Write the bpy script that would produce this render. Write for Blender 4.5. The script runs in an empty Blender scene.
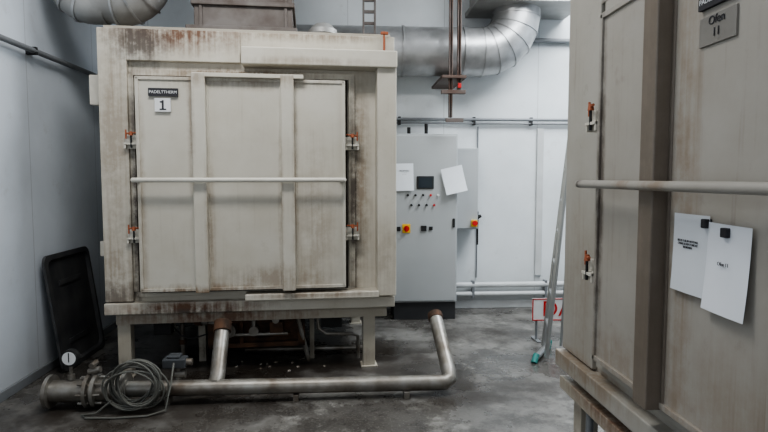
import bpy, bmesh, math, random
from mathutils import Vector, Matrix
random.seed(4)
sc = bpy.context.scene
COL = sc.collection
try:
    sc.view_settings.look = 'AgX - Medium High Contrast'
except Exception:
    pass

# ------------------------------------------------------------------ materials
def newmat(name):
    m = bpy.data.materials.new(name); m.use_nodes = True
    nt = m.node_tree
    return m, nt, nt.nodes['Principled BSDF']

def simple(name, col, rough=0.5, metal=0.0, var=0.12, scale=6.0, bump=0.0, col2=None):
    m, nt, b = newmat(name)
    N, L = nt.nodes, nt.links
    tc = N.new('ShaderNodeTexCoord')
    nz = N.new('ShaderNodeTexNoise'); nz.inputs['Scale'].default_value = scale; nz.inputs['Detail'].default_value = 6
    L.new(tc.outputs['Object'], nz.inputs['Vector'])
    mr = N.new('ShaderNodeMapRange'); mr.inputs[1].default_value = .35; mr.inputs[2].default_value = .7
    L.new(nz.outputs['Fac'], mr.inputs[0])
    mx = N.new('ShaderNodeMix'); mx.data_type = 'RGBA'
    c2 = col2 if col2 else tuple(c*(1-var) for c in col)
    mx.inputs[6].default_value = (*col, 1); mx.inputs[7].default_value = (*c2, 1)
    L.new(mr.outputs[0], mx.inputs[0]); L.new(mx.outputs[2], b.inputs['Base Color'])
    b.inputs['Roughness'].default_value = rough; b.inputs['Metallic'].default_value = metal
    if bump:
        bp = N.new('ShaderNodeBump'); bp.inputs['Strength'].default_value = bump; bp.inputs['Distance'].default_value = .02
        L.new(nz.outputs['Fac'], bp.inputs['Height']); L.new(bp.outputs[0], b.inputs['Normal'])
    return m

def paint(name, base, zones=(), rough=.45, streak=.35, dirt=(.27, .22, .16)):
    """painted sheet metal with patchy grime, drips and local rust patches (object x/z metres)"""
    m, nt, b = newmat(name)
    N, L = nt.nodes, nt.links
    tc = N.new('ShaderNodeTexCoord')
    def noise(scale, mscale=None, detail=7, rough=.62):
        n = N.new('ShaderNodeTexNoise'); n.inputs['Scale'].default_value = scale; n.inputs['Detail'].default_value = detail; n.inputs['Roughness'].default_value = rough
        if mscale:
            mp = N.new('ShaderNodeMapping'); mp.inputs['Scale'].default_value = mscale
            L.new(tc.outputs['Object'], mp.inputs['Vector']); L.new(mp.outputs[0], n.inputs['Vector'])
        else: L.new(tc.outputs['Object'], n.inputs['Vector'])
        return n.outputs['Fac']
    st = noise(1, (34, 34, 1.6)); bl = noise(2.0, None, 8); sp = noise(9, None, 8, .7)
    def mrange(src, a, c, lo=0., hi=1.):
        n = N.new('ShaderNodeMapRange')
        n.inputs[1].default_value = a; n.inputs[2].default_value = c; n.inputs[3].default_value = lo; n.inputs[4].default_value = hi
        L.new(src, n.inputs[0]); return n.outputs[0]
    def op(o, a, c):
        n = N.new('ShaderNodeMath'); n.operation = o; n.use_clamp = True
        L.new(a, n.inputs[0])
        if isinstance(c, (int, float)): n.inputs[1].default_value = c
        else: L.new(c, n.inputs[1])
        return n.outputs[0]
    def mix(f, a, bcol):
        n = N.new('ShaderNodeMix'); n.data_type = 'RGBA'
        L.new(f, n.inputs[0])
        if isinstance(a, tuple): n.inputs[6].default_value = (*a, 1)
        else: L.new(a, n.inputs[6])
        n.inputs[7].default_value = (*bcol, 1)
        return n.outputs[2]
    cur = mix(mrange(bl, .38, .7), tuple(base), tuple(c*k for c, k in zip(base, (.86, .84, .80))))
    cur = mix(op('MULTIPLY', op('MULTIPLY', mrange(st, .55, .78), mrange(bl, .44, .64)), streak*1.4), cur, dirt)
    cur = mix(mrange(sp, .60, .76, 0, streak*.7), cur, dirt)
    for (cx, cz, rx, rz, s, colr) in zones:
        v = N.new('ShaderNodeVectorMath'); v.operation = 'SUBTRACT'; v.inputs[1].default_value = (cx, 0, cz)
        L.new(tc.outputs['Object'], v.inputs[0])
        v2 = N.new('ShaderNodeVectorMath'); v2.operation = 'MULTIPLY'; v2.inputs[1].default_value = (1/rx, 0, 1/rz)
        L.new(v.outputs[0], v2.inputs[0])
        v3 = N.new('ShaderNodeVectorMath'); v3.operation = 'LENGTH'; L.new(v2.outputs[0], v3.inputs[0])
        msk = mrange(v3.outputs['Value'], 0.1, 1., 1., 0.)
        t = op('ADD', mrange(st, .35, .65, 0, .5), mrange(sp, .35, .6, 0, .6))
        msk = op('MULTIPLY', mrange(op('MULTIPLY', msk, t), .10, .68), s)
        cur = mix(msk, cur, colr)
    L.new(cur, b.inputs['Base Color'])
    b.inputs['Roughness'].default_value = rough
    bp = N.new('ShaderNodeBump'); bp.inputs['Strength'].default_value = .10; bp.inputs['Distance'].default_value = .02
    L.new(bl, bp.inputs['Height']); L.new(bp.outputs[0], b.inputs['Normal'])
    return m

RUST = (.15, .075, .042); BROWN = (.24, .18, .125); SOOT = (.08, .064, .052)
OB = (.56, .53, .46)
M_body = paint('oven_body_paint', OB, [
    (.60, 2.74, .75, .26, 1., RUST), (.30, 2.64, .34, .30, .85, SOOT), (.10, 1.9, .24, 1.1, .55, BROWN),
    (.10, .85, .26, .6, .6, BROWN), (.06, .68, .3, .2, .6, SOOT), (2.0, 1.6, .13, 1.3, .8, BROWN), (1.6, 2.74, 1.0, .09, .8, BROWN),
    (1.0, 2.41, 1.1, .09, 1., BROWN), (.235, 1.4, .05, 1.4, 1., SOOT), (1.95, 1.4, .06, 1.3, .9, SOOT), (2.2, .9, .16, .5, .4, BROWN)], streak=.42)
M_door = paint('oven_door_paint', (.54, .515, .45), [
    (1.64, 1.2, .24, 1.0, .42, BROWN), (1.1, 2.36, 1.1, .12, .6, BROWN), (1.28, .80, .6, .16, .6, BROWN),
    (.7, .72, .8, .08, 1., BROWN), (.70, 2.0, .05, .8, .6, BROWN), (.83, 1.2, .05, .9, .55, BROWN), (1.37, 1.4, .035, 1.1, .6, BROWN), (1.48, 1.6, .035, 1.1, .6, BROWN), (.33, 1.4, .05, 1.2, .45, BROWN)], streak=.3)
M_trim = paint('oven_trim_paint', (.57, .54, .47), [
    (1.6, 2.5, .8, .05, .5, BROWN), (.65, .57, .9, .09, 1., RUST), (.6, .52, .8, .06, 1., SOOT), (1.6, .67, .8, .045, .8, BROWN)], streak=.4)
M_bar = paint('handle_paint', (.61, .59, .53), [], streak=.3)
M_body2 = paint('oven_body_paint_b', (.385, .37, .335), [
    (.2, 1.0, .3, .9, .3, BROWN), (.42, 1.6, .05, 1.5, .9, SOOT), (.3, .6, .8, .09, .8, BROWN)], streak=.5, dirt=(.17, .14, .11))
M_door2 = paint('oven_door_paint_b', (.37, .352, .32), [
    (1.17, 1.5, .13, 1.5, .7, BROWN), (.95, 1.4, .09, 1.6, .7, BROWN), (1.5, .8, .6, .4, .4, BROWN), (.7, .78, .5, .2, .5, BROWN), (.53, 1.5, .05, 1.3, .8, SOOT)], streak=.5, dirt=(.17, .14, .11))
M_chan2 = paint('oven_channel_paint_b', (.20, .17, .14), [(1.04, 1.5, .3, 1.5, .3, SOOT)], streak=.4)
M_base = paint('oven_base_paint', (.42, .39, .33), [(.8, .48, 1.2, .12, .9, RUST), (.9, .1, 1.6, .14, .7, SOOT)], streak=.6)
M_rust = simple('rusty_steel', (.11, .055, .03), .85, .2, col2=(.026, .018, .013), scale=9, bump=.3)
M_dark = simple('black_steel', (.02, .02, .02), .6, .2)
M_black = simple('black_plastic', (.028, .029, .033), .5, 0, col2=(.07, .07, .07), scale=5, bump=.15)
M_galv = simple('galvanised_sheet', (.50, .50, .50), .36, .75, col2=(.34, .34, .34), scale=7)
M_duct = simple('grey_duct_sheet', (.40, .40, .39), .5, .45, col2=(.26, .25, .23), scale=3)
M_hood = simple('weathered_hood_sheet', (.17, .155, .145), .6, .3, col2=(.085, .065, .055), scale=5, bump=.1)
M_pipe = simple('galvanised_pipe', (.30, .29, .265), .42, .6, col2=(.14, .115, .09), scale=8)
M_orange = simple('orange_lacquer', (.36, .11, .05), .5, .1)
M_red = simple('red_plastic', (.55, .02, .02), .4)
M_yellow = simple('yellow_plastic', (.75, .5, .03), .4)
M_teal = simple('teal_plastic', (.03, .20, .18), .5)
M_blue = simple('grey_actuator_plastic', (.06, .065, .07), .5)
M_paper = simple('paper', (.76, .79, .83), .8, var=.05)
M_paper2 = simple('paper_shaded', (.66, .69, .72), .8, var=.05)
M_white = simple('white_plastic', (.72, .73, .73), .5, var=.06)
M_ink = simple('dark_ink', (.03, .03, .035), .7)
M_glass = simple('screen_glass', (.03, .04, .05), .12)
M_cab = simple('cabinet_powder_coat', (.41, .425, .43), .5, var=.06, scale=2)
M_plinth = simple('cabinet_plinth', (.035, .036, .038), .6)
M_alu = simple('aluminium', (.45, .46, .46), .4, .8)
M_strut = simple('weathered_strut', (.14, .12, .11), .6, .4, col2=(.09, .05, .035), scale=4)
M_cable = simple('grey_cable', (.12, .12, .105), .55)
M_plate = simple('engraved_plate', (.30, .29, .27), .4, .5)
M_cond = simple('conduit_grey', (.22, .23, .24), .5, .2)
M_wpipe = simple('white_conduit', (.55, .56, .56), .5)
M_debris = simple('insulation_debris', (.45, .42, .37), .9, col2=(.2, .16, .12), scale=20)
M_gap_shade = simple('painted_gap_shade', (.035, .028, .022), .9)  # near-black colour that paints in the shade round the oven doors

def wallmat(name, col, axis, seam=1.0):
    m, nt, b = newmat(name); N, L = nt.nodes, nt.links
    tc = N.new('ShaderNodeTexCoord')
    sp = N.new('ShaderNodeSeparateXYZ'); L.new(tc.outputs['Object'], sp.inputs[0])
    def math_(op, a, c):
        n = N.new('ShaderNodeMath'); n.operation = op
        if isinstance(a, (int, float)): n.inputs[0].default_value = a
        else: L.new(a, n.inputs[0])
        if isinstance(c, (int, float)): n.inputs[1].default_value = c
        else: L.new(c, n.inputs[1])
        return n.outputs[0]
    fr = math_('FRACT', math_('DIVIDE', sp.outputs[axis], seam), 0)
    seamf = math_('LESS_THAN', fr, .010/seam)
    nz = N.new('ShaderNodeTexNoise'); nz.inputs['Scale'].default_value = 1.5; nz.inputs['Detail'].default_value = 7
    L.new(tc.outputs['Object'], nz.inputs['Vector'])
    mr = N.new('ShaderNodeMapRange'); mr.inputs[1].default_value = .4; mr.inputs[2].default_value = .75
    L.new(nz.outputs['Fac'], mr.inputs[0])
    mx = N.new('ShaderNodeMix'); mx.data_type = 'RGBA'
    mx.inputs[6].default_value = (*col, 1); mx.inputs[7].default_value = (*[c*.82 for c in col], 1)
    L.new(mr.outputs[0], mx.inputs[0])
    # scuffs
    n2 = N.new('ShaderNodeTexNoise'); n2.inputs['Scale'].default_value = 5; n2.inputs['Detail'].default_value = 9; n2.inputs['Roughness'].default_value = .75
    L.new(tc.outputs['Object'], n2.inputs['Vector'])
    r2 = N.new('ShaderNodeMapRange'); r2.inputs[1].default_value = .58; r2.inputs[2].default_value = .72; r2.inputs[4].default_value = .35
    L.new(n2.outputs['Fac'], r2.inputs[0])
    mc = N.new('ShaderNodeMix'); mc.data_type = 'RGBA'; L.new(r2.outputs[0], mc.inputs[0]); L.new(mx.outputs[2], mc.inputs[6]); mc.inputs[7].default_value = (.42, .42, .41, 1)
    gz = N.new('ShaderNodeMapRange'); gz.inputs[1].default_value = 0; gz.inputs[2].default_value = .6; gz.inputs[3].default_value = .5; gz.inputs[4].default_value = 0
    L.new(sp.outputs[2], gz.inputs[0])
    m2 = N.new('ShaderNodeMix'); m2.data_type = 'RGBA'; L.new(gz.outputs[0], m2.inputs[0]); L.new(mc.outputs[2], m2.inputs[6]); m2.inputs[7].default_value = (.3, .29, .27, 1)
    m3 = N.new('ShaderNodeMix'); m3.data_type = 'RGBA'; L.new(math_('MULTIPLY', seamf, .35), m3.inputs[0]); L.new(m2.outputs[2], m3.inputs[6]); m3.inputs[7].default_value = (.2, .2, .2, 1)
    L.new(m3.outputs[2], b.inputs['Base Color']); b.inputs['Roughness'].default_value = .5
    return m
M_wallL = wallmat('left_wall_panels', (.66, .71, .77), 1, 1.15)
M_wallB = wallmat('back_wall_panels', (.70, .73, .745), 0, 1.15)

def floormat():
    m, nt, b = newmat('stained_concrete'); N, L = nt.nodes, nt.links
    tc = N.new('ShaderNodeTexCoord')
    def noise(s, d=8, r=.6, off=(0, 0, 0)):
        mp = N.new('ShaderNodeMapping'); mp.inputs['Location'].default_value = off; L.new(tc.outputs['Object'], mp.inputs['Vector'])
        n = N.new('ShaderNodeTexNoise'); n.inputs['Scale'].default_value = s; n.inputs['Detail'].default_value = d; n.inputs['Roughness'].default_value = r
        L.new(mp.outputs[0], n.inputs['Vector']); return n.outputs['Fac']
    def rng(s, a, c, lo=0, hi=1):
        n = N.new('ShaderNodeMapRange'); n.inputs[1].default_value = a; n.inputs[2].default_value = c; n.inputs[3].default_value = lo; n.inputs[4].default_value = hi
        L.new(s, n.inputs[0]); return n.outputs[0]
    def mix(f, a, c):
        n = N.new('ShaderNodeMix'); n.data_type = 'RGBA'; L.new(f, n.inputs[0])
        if isinstance(a, tuple): n.inputs[6].default_value = (*a, 1)
        else: L.new(a, n.inputs[6])
        n.inputs[7].default_value = (*c, 1); return n.outputs[2]
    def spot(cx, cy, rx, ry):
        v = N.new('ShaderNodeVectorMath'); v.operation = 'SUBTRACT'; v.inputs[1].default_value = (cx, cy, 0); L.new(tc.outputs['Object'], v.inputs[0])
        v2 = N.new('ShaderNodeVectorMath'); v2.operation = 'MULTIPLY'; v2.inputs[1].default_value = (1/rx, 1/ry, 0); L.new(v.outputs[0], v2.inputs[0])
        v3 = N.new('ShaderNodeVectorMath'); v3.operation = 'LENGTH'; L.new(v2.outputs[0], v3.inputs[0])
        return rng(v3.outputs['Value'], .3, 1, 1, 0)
    def mul(a, c):
        n = N.new('ShaderNodeMath'); n.operation = 'MULTIPLY'; n.use_clamp = True; L.new(a, n.inputs[0]); L.new(c, n.inputs[1]); return n.outputs[0]
    n1 = noise(1.0, 8, .65, (3, 1, 0)); n2 = noise(2.6, 9, .72); n3 = noise(60, 3, .5); n4 = noise(1.7, 9, .7, (7, 2, 0)); n5 = noise(14, 6, .7)
    c = mix(rng(n1, .43, .57), (.185, .178, .165), (.080, .074, .067))
    c = mix(rng(n2, .48, .57, 0, .75), c, (.045, .041, .037))
    c = mix(rng(n4, .54, .62, 0, .6), c, (.31, .30, .275))
    c = mix(rng(n5, .54, .66, 0, .6), c, (.04, .036, .032))
    c = mix(rng(n3, .55, .75, 0, .3), c, (.28, .27, .25))
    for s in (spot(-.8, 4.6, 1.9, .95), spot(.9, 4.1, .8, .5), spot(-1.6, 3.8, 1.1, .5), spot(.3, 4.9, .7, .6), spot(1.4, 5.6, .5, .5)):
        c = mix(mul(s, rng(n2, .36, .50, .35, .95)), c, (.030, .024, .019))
    L.new(c, b.inputs['Base Color'])
    L.new(rng(n1, .43, .57, .48, .20), b.inputs['Roughness'])
    bp = N.new('ShaderNodeBump'); bp.inputs['Strength'].default_value = .12; bp.inputs['Distance'].default_value = .01
    L.new(n2, bp.inputs['Height']); L.new(bp.outputs[0], b.inputs['Normal'])
    return m
M_floor = floormat()
M_ceil = simple('ceiling_paint', (.6, .61, .62), .7)

# ------------------------------------------------------------------ mesh tools
def finish(bm, name, mat, parent=None, smooth=False, bevel=0):
    me = bpy.data.meshes.new(name); bm.normal_update(); bm.to_mesh(me); bm.free()
    me.materials.append(mat)
    o = bpy.data.objects.new(name, me); COL.objects.link(o)
    if parent: o.parent = parent
    if smooth:
        for p in me.polygons: p.use_smooth = True
        md = o.modifiers.new('split', 'EDGE_SPLIT'); md.split_angle = math.radians(40)
    if bevel:
        md = o.modifiers.new('bev', 'BEVEL'); md.width = bevel; md.segments = 2; md.limit_method = 'ANGLE'
    return o

def add_box(bm, x0, x1, y0, y1, z0, z1, M=None):
    r = bmesh.ops.create_cube(bm, size=1)
    for v in r['verts']:
        v.co = Vector(((x0+x1)/2+v.co.x*(x1-x0), (y0+y1)/2+v.co.y*(y1-y0), (z0+z1)/2+v.co.z*(z1-z0)))
        if M: v.co = M @ v.co

def box(name, b, mat, parent=None, bevel=.004, M=None):
    bm = bmesh.new(); add_box(bm, *b, M=M)
    return finish(bm, name, mat, parent, bevel=bevel)

def boxes(name, bl, mat, parent=None, bevel=.004):
    bm = bmesh.new()
    for b in bl: add_box(bm, *b)
    return finish(bm, name, mat, parent, bevel=bevel)

def add_cyl(bm, p0, p1, r, r2=None, seg=24):
    p0, p1 = Vector(p0), Vector(p1); d = p1-p0
    q = Vector((0, 0, 1)).rotation_difference(d.normalized()).to_matrix().to_4x4()
    bmesh.ops.create_cone(bm, cap_ends=True, segments=seg, radius1=r, radius2=r if r2 is None else r2, depth=d.length,
                          matrix=Matrix.Translation((p0+p1)/2) @ q)

def cyls(name, cl, mat, parent=None, seg=24):
    bm = bmesh.new()
    for c in cl: add_cyl(bm, c[0], c[1], c[2], c[3] if len(c) > 3 else None, seg)
    return finish(bm, name, mat, parent, smooth=True)

def add_tube(bm, pts, r, seg=16, closed=False):
    pts = [Vector(p) for p in pts]; n = len(pts); rings = []
    up = None
    for i, p in enumerate(pts):
        if closed: t = (pts[(i+1) % n]-pts[i-1]).normalized()
        else: t = (pts[min(i+1, n-1)]-pts[max(i-1, 0)]).normalized()
        if up is None:
            up = Vector((0, 0, 1)) if abs(t.z) < .9 else Vector((1, 0, 0))
        a = (up - t*up.dot(t)).normalized(); up = a
        b = t.cross(a)
        rr = r[i] if isinstance(r, (list, tuple)) else r
        rings.append([bm.verts.new(p+a*math.cos(2*math.pi*k/seg)*rr+b*math.sin(2*math.pi*k/seg)*rr) for k in range(seg)])
    for i in range(n if closed else n-1):
        A, B = rings[i], rings[(i+1) % n]
        for k in range(seg): bm.faces.new((A[k], A[(k+1) % seg], B[(k+1) % seg], B[k]))
    if not closed:
        bm.faces.new(rings[0][::-1]); bm.faces.new(rings[-1])
    bmesh.ops.recalc_face_normals(bm, faces=bm.faces[:])

def tube(name, pts, r, mat, parent=None, seg=16, closed=False):
    bm = bmesh.new(); add_tube(bm, pts, r, seg, closed)
    return finish(bm, name, mat, parent, smooth=True)

def empty(name, loc=(0, 0, 0), rz=0, parent=None):
    e = bpy.data.objects.new(name, None); COL.objects.link(e)
    e.location = loc; e.rotation_euler = (0, 0, rz); e.empty_display_size = .2
    if parent: e.parent = parent
    return e

def text(name, s, size, loc, rot, mat, parent=None):
    cu = bpy.data.curves.new(name, 'FONT'); cu.body = s; cu.size = size; cu.extrude = .0006
    cu.align_x = 'CENTER'; cu.align_y = 'CENTER'; cu.materials.append(mat)
    o = bpy.data.objects.new(name, cu); COL.objects.link(o); o.location = loc; o.rotation_euler = rot
    if parent: o.parent = parent
    return o
FR = (math.pi/2, 0, 0)

# ------------------------------------------------------------------ room shell
box('floor', (-2.7, 4.6, -1.6, 6.95, -.15, 0), M_floor, bevel=0)
box('wall_left', (-2.65, -2.5, -1.6, 6.95, 0, 4.4), M_wallL, bevel=0)
box('wall_back', (-2.5, 4.4, 6.75, 6.95, 0, 4.4), M_wallB, bevel=0)
box('wall_right', (4.4, 4.6, -1.6, 6.95, 0, 4.4), M_wallL, bevel=0)
box('ceiling', (-2.65, 4.6, -1.6, 6.95, 4.4, 4.55), M_ceil, bevel=0)
boxes('baseboard_back', [(-2.5, 4.4, 6.725, 6.75, 0, .10)], M_wpipe)
box('baseboard_left', (-2.5, -2.475, -1.6, 6.72, 0, .07), M_cond)
box('trim_1', (2.30, 2.38, 6.72, 6.75, .4, 2.2), M_wpipe)

# ------------------------------------------------------------------ oven
def clamp(root, x, z, s, y):
    c = empty('door_clamp', (x, y, z), 0, root)
    boxes('bracket', [(-.055, .055, -.035, .02, -.045, -.03), (-.055, .055, .0, .02, -.075, .03), (-.055, -.04, -.03, .02, -.075, -.03), (.04, .055, -.03, .02, -.075, -.03)], M_bar, c, .002)
    cyls('screw', [((0, -.03, -.07), (0, -.03, .05), .007)], M_dark, c, 12)
    cyls('eye_nut', [((0, -.03, .025), (0, -.03, .055), .016, .011)], M_orange, c, 12)
    cyls('link', [((-.04*s, -.02, .04), (.05*s, -.04, .046), .0065), ((-.04*s, -.02, .0), (-.04*s, -.02, .07), .006)], M_orange, c, 10)

def oven(root, dx0, dx1, prot, chans, mb, md, mc, main=True):
    W, D, Z0, Z1 = 2.28, 1.55, .55, 2.75
    box('body', (0, W, 0, D, Z0, Z1), mb, root, .012)
    if main:
        boxes('front_frame', [(0, dx0-.09, -.05, .01, Z0+.08, Z1-.01), (dx0-.09, 1.06, -.05, .01, 2.50, Z1-.01), (1.06, W+.003, -.045, .01, 2.56, Z1-.01)], mb, root, .006)
        boxes('front_rail', [(1.08, W+.005, -.19, 0, 2.47, 2.60)], M_trim, root, .008)
        boxes('side_column', [(2.13, W+.005, -.15, 0, .64, 2.60)], mb, root, .008)
        boxes('bottom_rail', [(1.08, 2.14, -.17, 0, .635, .685)], M_trim, root, .006)
        boxes('top_strip', [(.72, 1.55, -prot-.06, -prot+.04, 2.362, 2.392)], M_trim, root, .003)
    else:
        boxes('front_frame', [(0, dx0-.11, -.03, .01, Z0+.08, Z1-.01), (dx0-.11, W, -.03, .01, 2.44, Z1-.01)], mb, root, .006)
    box('sill', (-.005, W+.005, -.07, .02, Z0-.02, Z0+.07), M_trim if main else mb, root, .006)
    boxes('door_gap_shade', [(dx0-.035, dx1+.03, -.03, 0, .69, 2.39)], M_gap_shade, root, .003)  # dark sheet added behind the door, its rim drawn as the shadow gap
    boxes('door_frame', [(dx0-.07, dx1+.09, -.028, 0, .66, .70), (dx0-.09, dx0-.05, -.028, 0, .7, 2.40), (dx1+.04, dx1+.09, -.028, 0, .7, 2.40),
                         (dx0-.07, dx1+.09, -.028, 0, 2.39, 2.44)], mb, root, .004)
    z0, z1 = .725, 2.36
    box('door_leaf', (dx0, dx1, -prot, -.035, z0, z1), md, root, .008)
    lip = .022
    boxes('door_lip', [(dx0-.004, dx0+lip, -prot-.012, -prot+.01, z0, z1), (dx1-lip, dx1+.004, -prot-.012, -prot+.01, z0, z1),
                       (dx0, dx1, -prot-.012, -prot+.01, z1-lip, z1+.003), (dx0, dx1, -prot-.012, -prot+.01, z0-.003, z0+lip)], md, root, .003)
    for i, c in enumerate(chans):
        boxes('door_channel', [(c-.05, c+.05, -prot-.065, -prot+.005, z0-.01, z1+.03), (c-.065, c+.065, -prot-.008, -prot+.005, z0, z1)], mc if i == 0 else md, root, .006)
    yb = -prot-.10; zb = 1.585 if main else 1.572
    pts = [(dx0+.01, -prot, zb), (dx0-.02, yb+.03, zb), (dx0-.01, yb+.008, zb), (dx0+.02, yb, zb),
           (dx1-.05, yb, zb), (dx1-.02, yb+.008, zb), (dx1-.01, yb+.03, zb), (dx1-.03, -prot, zb)]
    tube('handle_bar', pts, .018, M_bar if main else md, root)
    for z in (1.90, 1.17):
        clamp(root, dx0-.06, z, 1, -.06)
        clamp(root, dx1+.065, z, -1, -.06)
    boxes('base_frame', [(.05, W-.05, .02, .12, .43, Z0-.005), (.05, W-.05, D-.12, D-.02, .43, Z0-.005),
                         (.05, .15, .1, D-.1, .43, Z0-.005), (W-.15, W-.05, .1, D-.1, .43, Z0-.005), (1.1, 1.2, .1, D-.1, .43, Z0-.005)], M_base, root, .004)
    legs = []
    for x in (.06, 2.03):
        for y in (.02, D-.12):
            legs += [(x, x+.10, y, y+.10, .012, .44), (x-.02, x+.12, y-.02, y+.12, 0, .014)]
    boxes('legs', legs, M_base, root, .004)
    boxes('side_bracket', [(-.10, 0, .05, .14, 2.17, 2.40), (-.06, 0, .05, .11, .98, 1.1)], M_trim, root, .005)

A = empty('industrial_oven', (-1.90, 4.50, 0), math.radians(4.0))
oven(A, .30, 1.87, .15, (.765, 1.425), M_body, M_door, M_door)
yl = -.163
box('label_plate', (.395, .61, yl-.008, yl+.01, 2.215, 2.275), M_ink, A, 0)
text('label_text', 'PADELTTHERM', .030, (.502, yl-.009, 2.245), FR, M_white, A)
box('number_plate', (.44, .555, yl-.008, yl+.01, 2.10, 2.20), M_white, A, 0)
boxes('number_digit', [(.492, .506, yl-.010, yl-.007, 2.115, 2.185), (.475, .523, yl-.010, yl-.007, 2.112, 2.122), (.478, .495, yl-.010, yl-.007, 2.166, 2.177)], M_ink, A, 0)
boxes('top_beam', [(0.02, 2.26, .04, .12, 2.75, 2.78)], M_base, A)
boxes('sensor_lead', [(2.19, 2.205, -.06, -.045, 2.60, 2.78), (2.17, 2.23, -.07, -.04, 2.755, 2.775)], M_orange, A, .003)
# burner housing beneath the body
boxes('burner_housing', [(.78, 1.50, .16, .9, .20, .50)], M_rust, A, .006)
boxes('burner_frame', [(.74, .80, .10, .2, .18, .50), (1.48, 1.54, .10, .2, .18, .50), (.74, 1.54, .10, .2, .18, .22), (.86, 1.42, .12, .17, .26, .29), (.86, 1.42, .12, .17, .38, .41),
                       (1.0, 1.03, .1, .17, .2, .45), (1.25, 1.36, .06, .17, .28, .40)], M_rust, A, .006)
cyls('burner_fittings', [((.92, .04, .34), (.92, .17, .34), .055), ((.92, .02, .34), (.92, .04, .34), .03), ((1.12, .05, .33), (1.12, .17, .33), .04),
                         ((1.12, .07, .33), (1.12, .07, .48), .016), ((.82, .07, .30), (1.40, .07, .30), .014), ((1.30, .05, .42), (1.30, .16, .42), .03)], M_pipe, A, 18)
tube('gas_line', [(.50, .30, .03), (.50, .28, .36), (.52, .24, .40), (.60, .18, .40), (.80, .10, .40), (.86, .08, .37)], .020, M_pipe, A, 12)
cyls('gas_line_unions', [((.50, .29, .18), (.50, .29, .22), .03), ((.64, .165, .40), (.69, .14, .40), .03), ((.50, .30, 0), (.50, .30, .03), .04)], M_rust, A, 12)
boxes('junction_module', [(.30, .44, .15, .25, .30, .43), (1.68, 1.86, .2, .3, .30, .43)], M_dark, A, .006)
tube('burner_wiring', [(.44, .2, .36), (.52, .15, .29), (.62, .12, .27), (.74, .1, .31)], .007, M_dark, A, 8)
tube('drain_line', [(1.64, .2, .46), (1.66, .18, .30), (1.72, .16, .26), (1.95, .16, .25), (2.0, .2, .22), (2.0, .2, .02)], .016, M_pipe, A, 12)
boxes('underside_pan', [(.16, 2.12, .12, 1.43, .48, .549)], M_rust, A, .004)
boxes('rear_apron', [(.16, 2.12, 1.40, 1.42, .14, .48)], M_rust, A, .002)
boxes('support_posts', [(.62, .68, .35, .41, 0, .48), (1.58, 1.62, .30, .34, 0, .48)], M_base, A, .003)
bm = bmesh.new(); add_cyl(bm, (1.57, .16, .03), (1.47, .06, .50), .018); add_cyl(bm, (1.0, .5, .045), (2.1, .42, .045), .025)
finish(bm, 'brace_pipes', M_pipe, A, True)
bm = bmesh.new()
for i in range(12):
    x, y, s = random.gauss(1.15, .3), random.gauss(.15, .10), random.uniform(.006, .014)
    Mx = Matrix.Translation((x, y, s*.5)) @ Matrix.Rotation(random.random()*6, 4, 'Z') @ Matrix.Diagonal((s*1.6, s, s*.6, 1))
    bmesh.ops.create_icosphere(bm, subdivisions=1, radius=1, matrix=Mx)
finish(bm, 'loose_scale', M_debris, A)

XH = empty('exhaust_hood', (-1.90, 4.50, 2.75), math.radians(4.0))
boxes('hood_sheet', [(.66, 1.46, .25, 1.0, .05, 1.55), (.60, 1.50, .20, 1.05, .035, .10), (.64, 1.48, .22, 1.03, .27, .31), (.70, .73, .235, .26, .1, 1.5), (1.39, 1.42, .235, .26, .1, 1.5)], M_hood, XH, .006)
XF = empty('flue_stub', (-1.90, 4.50, 2.75), math.radians(4.0))
cyls('pipe', [((1.72, .45, .0), (1.72, .45, .12), .10), ((1.72, .45, .11), (1.72, .45, .15), .125), ((1.72, .45, .15), (1.72, .45, .20), .12, .07)], M_duct, XF)

B = empty('industrial_oven.001', (1.26, 3.10, 0), math.radians(-90))
oven(B, .50, 2.05, .07, (1.04, 1.74), M_body2, M_door2, M_chan2, main=False)
box('label_plate', (1.25, 1.43, -.085, -.060, 2.155, 2.205), M_ink, B, 0)
text('label_text', 'PADELTTHERM', .025, (1.34, -.086, 2.18), FR, M_white, B)
box('oven_plate', (1.25, 1.43, -.078, -.060, 2.035, 2.13), M_plate, B, .001)
text('oven_plate_text', 'Ofen\n11', .040, (1.34, -.080, 2.09), FR, M_ink, B)
def paper(name, x0, x1, y, z0, z1, parent, rot=0, curl=.012, mat=None):
    bm = bmesh.new(); nx, nz = 6, 8; g = {}
    cx, cz = (x0+x1)/2, z1
    for i in range(nx+1):
        for k in range(nz+1):
            u, w = i/nx, k/nz
            x = x0+(x1-x0)*u-cx; z = z0+(z1-z0)*w-cz
            xr = x*math.cos(rot)-z*math.sin(rot); zr = x*math.sin(rot)+z*math.cos(rot)
            g[i, k] = bm.verts.new((cx+xr, y-curl*(1-w)**2-.004*math.sin(u*3), cz+zr))
    for i in range(nx):
        for k in range(nz): bm.faces.new((g[i, k], g[i+1, k], g[i+1, k+1], g[i, k+1]))
    return finish(bm, name, mat or M_paper, parent, True)
def printed(name, txt, size, x, y, z, parent):
    text(name, txt, size, (x, y, z), FR, M_ink, parent)
paper('notice_sheet', 1.145, 1.345, -.078, 1.20, 1.475, B, 0, .008, M_paper2)
printed('notice_print', 'BITTE TUR IM NOTFALL\nOHNE SCHUTZ NICHT\nBEDIENEN', .011, 1.24, -.086, 1.37, B)
paper('notice_sheet', 1.345, 1.545, -.082, 1.17, 1.455, B, -.02, .014)
printed('notice_print', 'Ofen 11', .016, 1.44, -.096, 1.33, B)
boxes('magnet', [(1.32, 1.343, -.095, -.06, 1.435, 1.465), (1.425, 1.455, -.10, -.06, 1.415, 1.445)], M_ink, B, .003)
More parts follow.
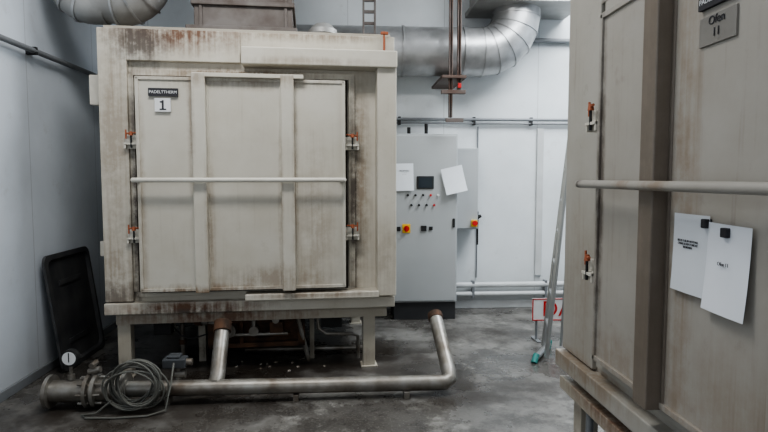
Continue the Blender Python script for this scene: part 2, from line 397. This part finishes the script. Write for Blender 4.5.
boxes('kick_rail', [(.02, 2.26, -.05, .0, .40, .47)], M_base, B, .004)
cyls('perforated_leg', [((.36, -.02, 0), (.36, -.02, .42), .02)], M_cond, B, 10)

# ------------------------------------------------------------------ control cabinet
C = empty('control_cabinet', (.50, 6.20, 0))
box('body', (0, .72, 0, .50, .20, 2.09), M_cab, C, .006)
box('plinth', (.01, .71, .02, .49, 0, .20), M_plinth, C, .003)
box('door_leaf', (.015, .705, -.018, 0, .22, 2.07), M_cab, C, .004)
box('screen_bezel', (.26, .45, -.03, -.018, 1.48, 1.62), M_dark, C, .004)
box('screen', (.28, .43, -.033, -.03, 1.495, 1.605), M_glass, C, .001)
bt = []
for i in range(5): bt.append(((.16+.085*i, -.018, 1.41), (.16+.085*i, -.04, 1.41), .013))
for i in range(4): bt.append(((.20+.085*i, -.018, 1.30), (.20+.085*i, -.04, 1.30), .013))
cyls('buttons', bt[:3]+bt[5:8], M_dark, C, 14)
cyls('signal_buttons', [bt[3], bt[8]], M_red, C, 14)
cyls('pale_buttons', [bt[4]], M_white, C, 14)
box('isolator_plate', (.10, .19, -.026, -.018, .99, 1.09), M_yellow, C, .003)
cyls('isolator_knob', [((.145, -.026, 1.04), (.145, -.05, 1.04), .032)], M_red, C)
boxes('isolator_lever', [(.135, .155, -.065, -.05, 1.005, 1.075)], M_red, C, .003)
boxes('socket_units', [(.31, .37, -.035, -.018, 1.01, 1.07), (.04, .08, -.03, -.018, 1.01, 1.06), (.40, .44, -.03, -.018, 1.02, 1.06)], M_dark, C, .003)
boxes('door_lock', [(.665, .69, -.035, -.018, 1.05, 1.15)], M_dark, C, .003)
paper('document_sheet', .02, .22, -.028, 1.46, 1.76, C, .02)
printed('document_print', 'ANLEITUNG\n- - - - - -\n- - - -', .02, .12, -.036, 1.66, C)
paper('document_sheet', .52, .76, -.045, 1.43, 1.72, C, .22, .03)
cyls('cable_gland', [((.40, .25, 2.09), (.40, .25, 2.22), .02), ((.2, .25, 2.09), (.2, .25, 2.18), .02)], M_dark, C, 12)

D = empty('junction_box', (1.25, 6.50, 0))
box('housing', (0, .275, 0, .25, 1.0, 1.95), M_cab, D, .005)
box('lid', (.008, .267, -.012, 0, 1.01, 1.94), M_cab, D, .003)
boxes('stop_switch_box', [(.19, .26, -.05, -.012, 1.03, 1.11)], M_yellow, D, .003)
cyls('stop_switch', [((.225, -.05, 1.075), (.225, -.085, 1.075), .03)], M_red, D)
cyls('conduit_drop', [((.32, .235, .38), (.32, .235, 2.22), .008)], M_cond, D, 8)
cyls('hung_cable', [((.30, .12, .80), (.30, .12, 1.20), .012), ((.26, .12, 1.1), (.34, .12, 1.15), .02)], M_dark, D, 8)

# wall services
S = empty('wall_conduit_run')
cyls('conduit', [((-.5, 6.70, 2.30), (4.3, 6.70, 2.30), .018), ((-.5, 6.70, 2.255), (4.3, 6.70, 2.255), .010), ((2.15, 6.70, 3.24), (4.3, 6.70, 3.24), .03)], M_cond, S, 12)
boxes('saddle', [(x, x+.03, 6.69, 6.75, 2.235, 2.33) for x in (.6, 1.5, 2.2, 3)], M_dark, S, .002)
S2 = empty('heating_pipe_run')
cyls('pipes', [((1.24, 6.67, .30), (4.3, 6.67, .30), .035), ((1.24, 6.67, .19), (4.3, 6.67, .19), .03)], M_wpipe, S2, 16)
boxes('pipe_bracket', [(x, x+.03, 6.64, 6.724, .14, .35) for x in (1.5, 2.4, 3.3)], M_cond, S2, .002)
S3 = empty('wall_pipe')
cyls('pipe', [((-2.44, 1.0, 2.59), (-2.44, 6.7, 2.59), .022)], M_cond, S3, 12)
boxes('pipe_clip', [(-2.5, -2.42, y, y+.03, 2.56, 2.62) for y in (1.5, 3, 4.6, 5.8)], M_dark, S3, .002)

# hanging strut frame
H = empty('strut_hanger')
def strut(x, y, z0, z1):
    return [(x, x+.012, y, y+.04, z0, z1), (x+.028, x+.04, y, y+.04, z0, z1), (x, x+.04, y+.03, y+.042, z0, z1)]
bl = strut(1.08, 6.0, 2.25, 4.4)+strut(1.17, 6.0, 2.5, 4.4)
bl += [(1.0, 1.26, 5.99, 6.05, 2.5, 2.54), (1.05, 1.24, 6.0, 6.04, 2.2, 2.24), (1.0, 1.26, 5.96, 6.72, 2.66, 2.69)]
boxes('strut_rails', bl, M_strut, H, .002)
boxes('red_tag', [(1.175, 1.21, 5.985, 6.0, 2.56, 2.61)], M_red, H, .002)
H2 = empty('cable_ladder_riser')
bl = [(.16, .18, 6.0, 6.05, 2.8, 4.4), (.28, .30, 6.0, 6.05, 2.8, 4.4)]+[(.18, .28, 6.01, 6.04, 2.85+.12*i, 2.88+.12*i) for i in range(13)]
boxes('ladder_rails', bl, M_hood, H2, .002)

# big duct
G = empty('exhaust_duct')
yc, zc, r = 6.42, 3.03, .27
cen = (1.52, yc, zc+.40)
nseg = 5
el = [(cen[0]+.40*math.sin(a), yc, cen[2]-.40*math.cos(a)) for a in [math.pi/2*i/nseg for i in range(nseg+1)]]
path = [(-1.0, yc, zc)]+el+[(1.92, yc, 3.55)]
bm = bmesh.new(); add_tube(bm, path, r, 36); finish(bm, 'duct_run', M_galv, G, True)
bm = bmesh.new()
for x in (-.2, .62, 1.3):
    add_cyl(bm, (x-.012, yc, zc), (x+.012, yc, zc), r+.012, seg=36)
for i in range(1, len(path)-1):
    p = Vector(path[i]); q = (Vector(path[i+1])-Vector(path[i-1])).normalized()
    add_cyl(bm, p-q*.006, p+q*.006, r+.008, seg=36)
finish(bm, 'duct_seams', M_galv, G, True)
boxes('plenum_box', [(1.45, 2.55, 6.08, 6.73, 3.53, 4.39), (1.40, 2.6, 6.03, 6.74, 3.50, 3.56)], M_duct, G, .004)

G2 = empty('insulated_duct')
c0 = (-2.27+.22, 4.80, 3.22)
el = [(-2.27, 4.80, 4.38), (-2.27, 4.80, 3.22)]+[(c0[0]-.22*math.cos(a), 4.80, c0[2]-.22*math.sin(a)) for a in [math.pi/2*i/8 for i in range(1, 9)]]+[(-1.95, 4.80, 3.0)]
tube('elbow', el, .15, M_duct, G2, 28)
bm = bmesh.new()
cb = (-1.855, 4.8, 3.27)
el2 = [(cb[0]+.23*math.sin(a), 4.8, cb[2]-.23*math.cos(a)) for a in [math.pi/2*i/8 for i in range(9)]]
add_tube(bm, [(-2.03, 4.8, 3.01), (-1.95, 4.8, 3.03), (-1.90, 4.8, 3.035)]+el2+[(-1.625, 4.8, 4.38)], [.155, .17, .185]+[.2]*9+[.2], 28)
finish(bm, 'reducer', M_duct, G2, True)
bm = bmesh.new()
for i in (0, 2, 4, 6, 8):
    p = Vector(el2[i]); a = math.pi/2*i/8; q = Vector((math.cos(a), 0, math.sin(a))); add_cyl(bm, p-q*.008, p+q*.008, .212, seg=28)
for i in (3, 5, 7):
    p = Vector(el[i]); q = (Vector(el[i+1])-Vector(el[i-1])).normalized(); add_cyl(bm, p-q*.01, p+q*.01, .16, seg=28)
finish(bm, 'ribs', M_galv, G2, True)

# ------------------------------------------------------------------ floor pipework
P = empty('floor_pipework')
zc = .12
def py(x): return 3.94+.028*(x+2.07)
bm = bmesh.new()
add_tube(bm, [(-1.6, py(-1.6), zc), (.69, py(.69), zc-.03)], .055, 24)
add_tube(bm, [(.62, py(.62), zc-.03), (.71, 4.02, zc-.03), (.75, 4.05, zc-.01), (.75, 4.09, zc+.03), (.725, 4.60, .45)], .055, 24)
add_tube(bm, [(-.955, py(-.955), zc), (-.955, 4.06, .16), (-.97, 4.34, .48)], .055, 24)
finish(bm, 'pipes', M_pipe, P, True)
bm = bmesh.new()
add_tube(bm, [(-2.07, py(-2.07), zc), (-1.55, py(-1.55), zc)], .075, 24)
for x in (-2.08, -1.82, -1.77, -1.58): add_cyl(bm, (x, py(x), zc), (x+.025, py(x), zc), .115, seg=28)
for x in (-1.84, -1.75):
    for k in range(8):
        a = k*math.pi/4; add_cyl(bm, (x-.02, py(x)+.095*math.cos(a), zc+.095*math.sin(a)), (x+.05, py(x)+.095*math.cos(a), zc+.095*math.sin(a)), .009, seg=6)
finish(bm, 'flanged_section', M_pipe, P, True)
cyls('collars', [((-.966, 4.29, .425), (-.971, 4.345, .488), .066), ((.727, 4.56, .423), (.725, 4.61, .455), .062)], M_rust, P)
boxes('pipe_feet', [(x, x+.04, 3.94, 4.04, 0, .05) for x in (-1.3, -.4, .4)], M_pipe, P, .003)
g = empty('pressure_gauge', (-1.93, 3.95, 0), 0, P)
cyls('stem', [((0, 0, .18), (0, 0, .30), .012), ((0.0, 0, .2), (.0, 0, .235), .024)], M_pipe, g, 12)
cyls('case', [((0, .02, .355), (0, -.025, .355), .058)], M_dark, g)
cyls('dial', [((0, -.025, .355), (0, -.028, .355), .046)], M_white, g)
boxes('needle', [(-.003, .003, -.031, -.028, .33, .395)], M_ink, g, 0)
cyls('small_valve', [((.14, .0, .18), (.16, 0, .30), .013), ((.12, 0, .25), (.20, 0, .27), .022), ((.06, 0, .20), (.2, 0, .23), .010), ((.15, -.03, .3), (.16, .03, .31), .02)], M_pipe, g, 12)
a_ = empty('valve_actuator', (-1.22, 4.02, 0), 0, P)
cyls('stem', [((0, 0, .16), (0, 0, .26), .02), ((-.02, 0, .2), (.05, 0, .2), .03)], M_pipe, a_, 12)
boxes('housing', [(-.10, .06, -.05, .05, .25, .32), (-.07, .02, -.04, .05, .32, .34)], M_blue, a_, .012)
cyls('cap', [((.06, 0, .285), (.10, 0, .285), .025)], M_pipe, a_, 14)
K = empty('cable_coil', (-1.45, 3.83, 0))
bm = bmesh.new()
pts = []
turns, per = 13, 28
for i in range(turns*per):
    t = i/per; a = 2*math.pi*t
    rr = .145+.028*math.sin(t*5.1)+.012*math.sin(a*2+t)
    pts.append((rr*1.08*math.cos(a)+.02*math.sin(t*3), -.0+.035*math.sin(t*2.3)+.012*math.cos(a+t), .19+rr*.95*math.sin(a)))
add_tube(bm, pts, .0065, 8)
pts = [(-.15, -.03, .10), (-.25, -.04, .02), (-.35, -.04, .008), (-.30, -.09, .008), (-.1, -.10, .008), (.1, -.08, .008), (.2, -.02, .02), (.23, .02, .2), (.22, .12, .30)]
add_tube(bm, pts, .007, 8)
finish(bm, 'cable_loops', M_cable, K, True)

# ------------------------------------------------------------------ leaning black cover (tub shaped)
def tub():
    bm = bmesh.new()
    w, h = .78, .97
    def outline(ins, zoff):
        pts = []
        r_ = .07
        cs = [(ins+r_, ins+r_, math.pi), (w-ins-r_, ins+r_, 1.5*math.pi), (w-ins-r_, h-ins-r_, 0), (ins+r_, h-ins-r_, .5*math.pi)]
        for cx, cy, a0 in cs:
            for k in range(6):
                a = a0+k/5*math.pi/2
                pts.append((cx+r_*math.cos(a), zoff, cy+r_*math.sin(a)))
        return pts
    rings = [outline(0, .0), outline(0, -.02), outline(.04, -.025), outline(.07, .02), outline(.10, .025)]
    vs = [[bm.verts.new(p) for p in r] for r in rings]
    n = len(vs[0])
    for a, b in zip(vs[:-1], vs[1:]):
        for k in range(n): bm.faces.new((a[k], a[(k+1) % n], b[(k+1) % n], b[k]))
    bm.faces.new(vs[-1]); bm.faces.new(vs[0][::-1])
    add_box(bm, .2, .58, -.012, .03, .2, .24); add_box(bm, .2, .58, -.012, .03, .7, .74)
    bmesh.ops.recalc_face_normals(bm, faces=bm.faces[:])
    return finish(bm, 'black_plastic_cover', M_black, None, bevel=0)
t = tub()
t.matrix_world = Matrix.Translation((-2.33, 4.62, .005)) @ Matrix.Rotation(math.radians(90), 4, 'Z') @ Matrix.Rotation(math.radians(-7.8), 4, 'X')

# ------------------------------------------------------------------ ladder
Ld = empty('folding_ladder')
def lp(s, z):
    k = z/2.4
    return Vector((1.77+.28*k+.05*s, 4.88+.10*k+s*(.18-.05*k), z))
bm = bmesh.new()
for s in (-1, 1):
    add_tube(bm, [lp(s, .03), lp(s, 2.4)], .022, 6)
for i in range(8):
    z = .28+i*.28; add_cyl(bm, lp(-1, z), lp(1, z), .016, seg=10)
add_cyl(bm, (1.62, 4.68, .035), (1.88, 5.08, .035), .026, seg=10)
for s in (-1, 1):
    add_tube(bm, [lp(s, 2.3)+Vector((.03, 0, 0)), lp(s, .4)+Vector((.13, 0, -.38))], .014, 6)
finish(bm, 'rails_and_rungs', M_alu, Ld, True)
cyls('feet', [((1.60, 4.66, .0), (1.64, 4.71, .06), .028), ((1.86, 5.05, 0), (1.90, 5.11, .06), .028)], M_teal, Ld, 10)

W_ = empty('warning_sign', (1.80, 5.32, 0))
box('board', (0, .52, 0, .012, .20, .42), M_white, W_, .002)
boxes('border', [(0, .52, -.004, 0, .20, .210), (0, .52, -.004, 0, .410, .42), (0, .010, -.004, 0, .20, .42), (.510, .52, -.004, 0, .20, .42)], M_red, W_, 0)
text('lettering', 'DA', .22, (.25, -.006, .31), FR, M_red, W_)
boxes('stand', [(.04, .06, .012, .03, 0, .40), (.46, .48, .012, .03, 0, .40), (.03, .07, -.08, .12, 0, .012), (.45, .49, -.08, .12, 0, .012)], M_cond, W_, .002)

# ------------------------------------------------------------------ lights
def area(name, loc, size, sy, power, col, target):
    l = bpy.data.lights.new(name, 'AREA'); l.shape = 'RECTANGLE'; l.size = size; l.size_y = sy; l.energy = power; l.color = col
    o = bpy.data.objects.new(name, l); COL.objects.link(o); o.location = loc
    o.rotation_euler = (Vector(target)-Vector(loc)).to_track_quat('-Z', 'Y').to_euler()
area('skylight', (2.7, 4.9, 4.3), 2.4, 1.6, 235, (.91, .96, 1), (2.2, 5.0, 0))
area('ceiling_light', (-.7, 2.7, 4.3), 1.6, .6, 86, (1, .99, .97), (-.9, 3.4, 0))
area('window_light', (-1.0, -1.5, 2.6), 2.4, 1.4, 28, (.92, .96, 1), (-.6, 4.5, 1.2))
w = bpy.data.worlds.new('world'); sc.world = w; w.use_nodes = True
bg = w.node_tree.nodes['Background']; bg.inputs[0].default_value = (.84, .91, 1, 1); bg.inputs[1].default_value = .29

# ------------------------------------------------------------------ camera
cd = bpy.data.cameras.new('camera'); cam = bpy.data.objects.new('camera', cd); COL.objects.link(cam)
cd.sensor_width = 36; cd.lens = 26.25; cd.clip_start = .05
cam.location = (0, 0, 1.6); cam.rotation_euler = (math.radians(90-3.88), 0, math.radians(-3.67))
sc.camera = cam
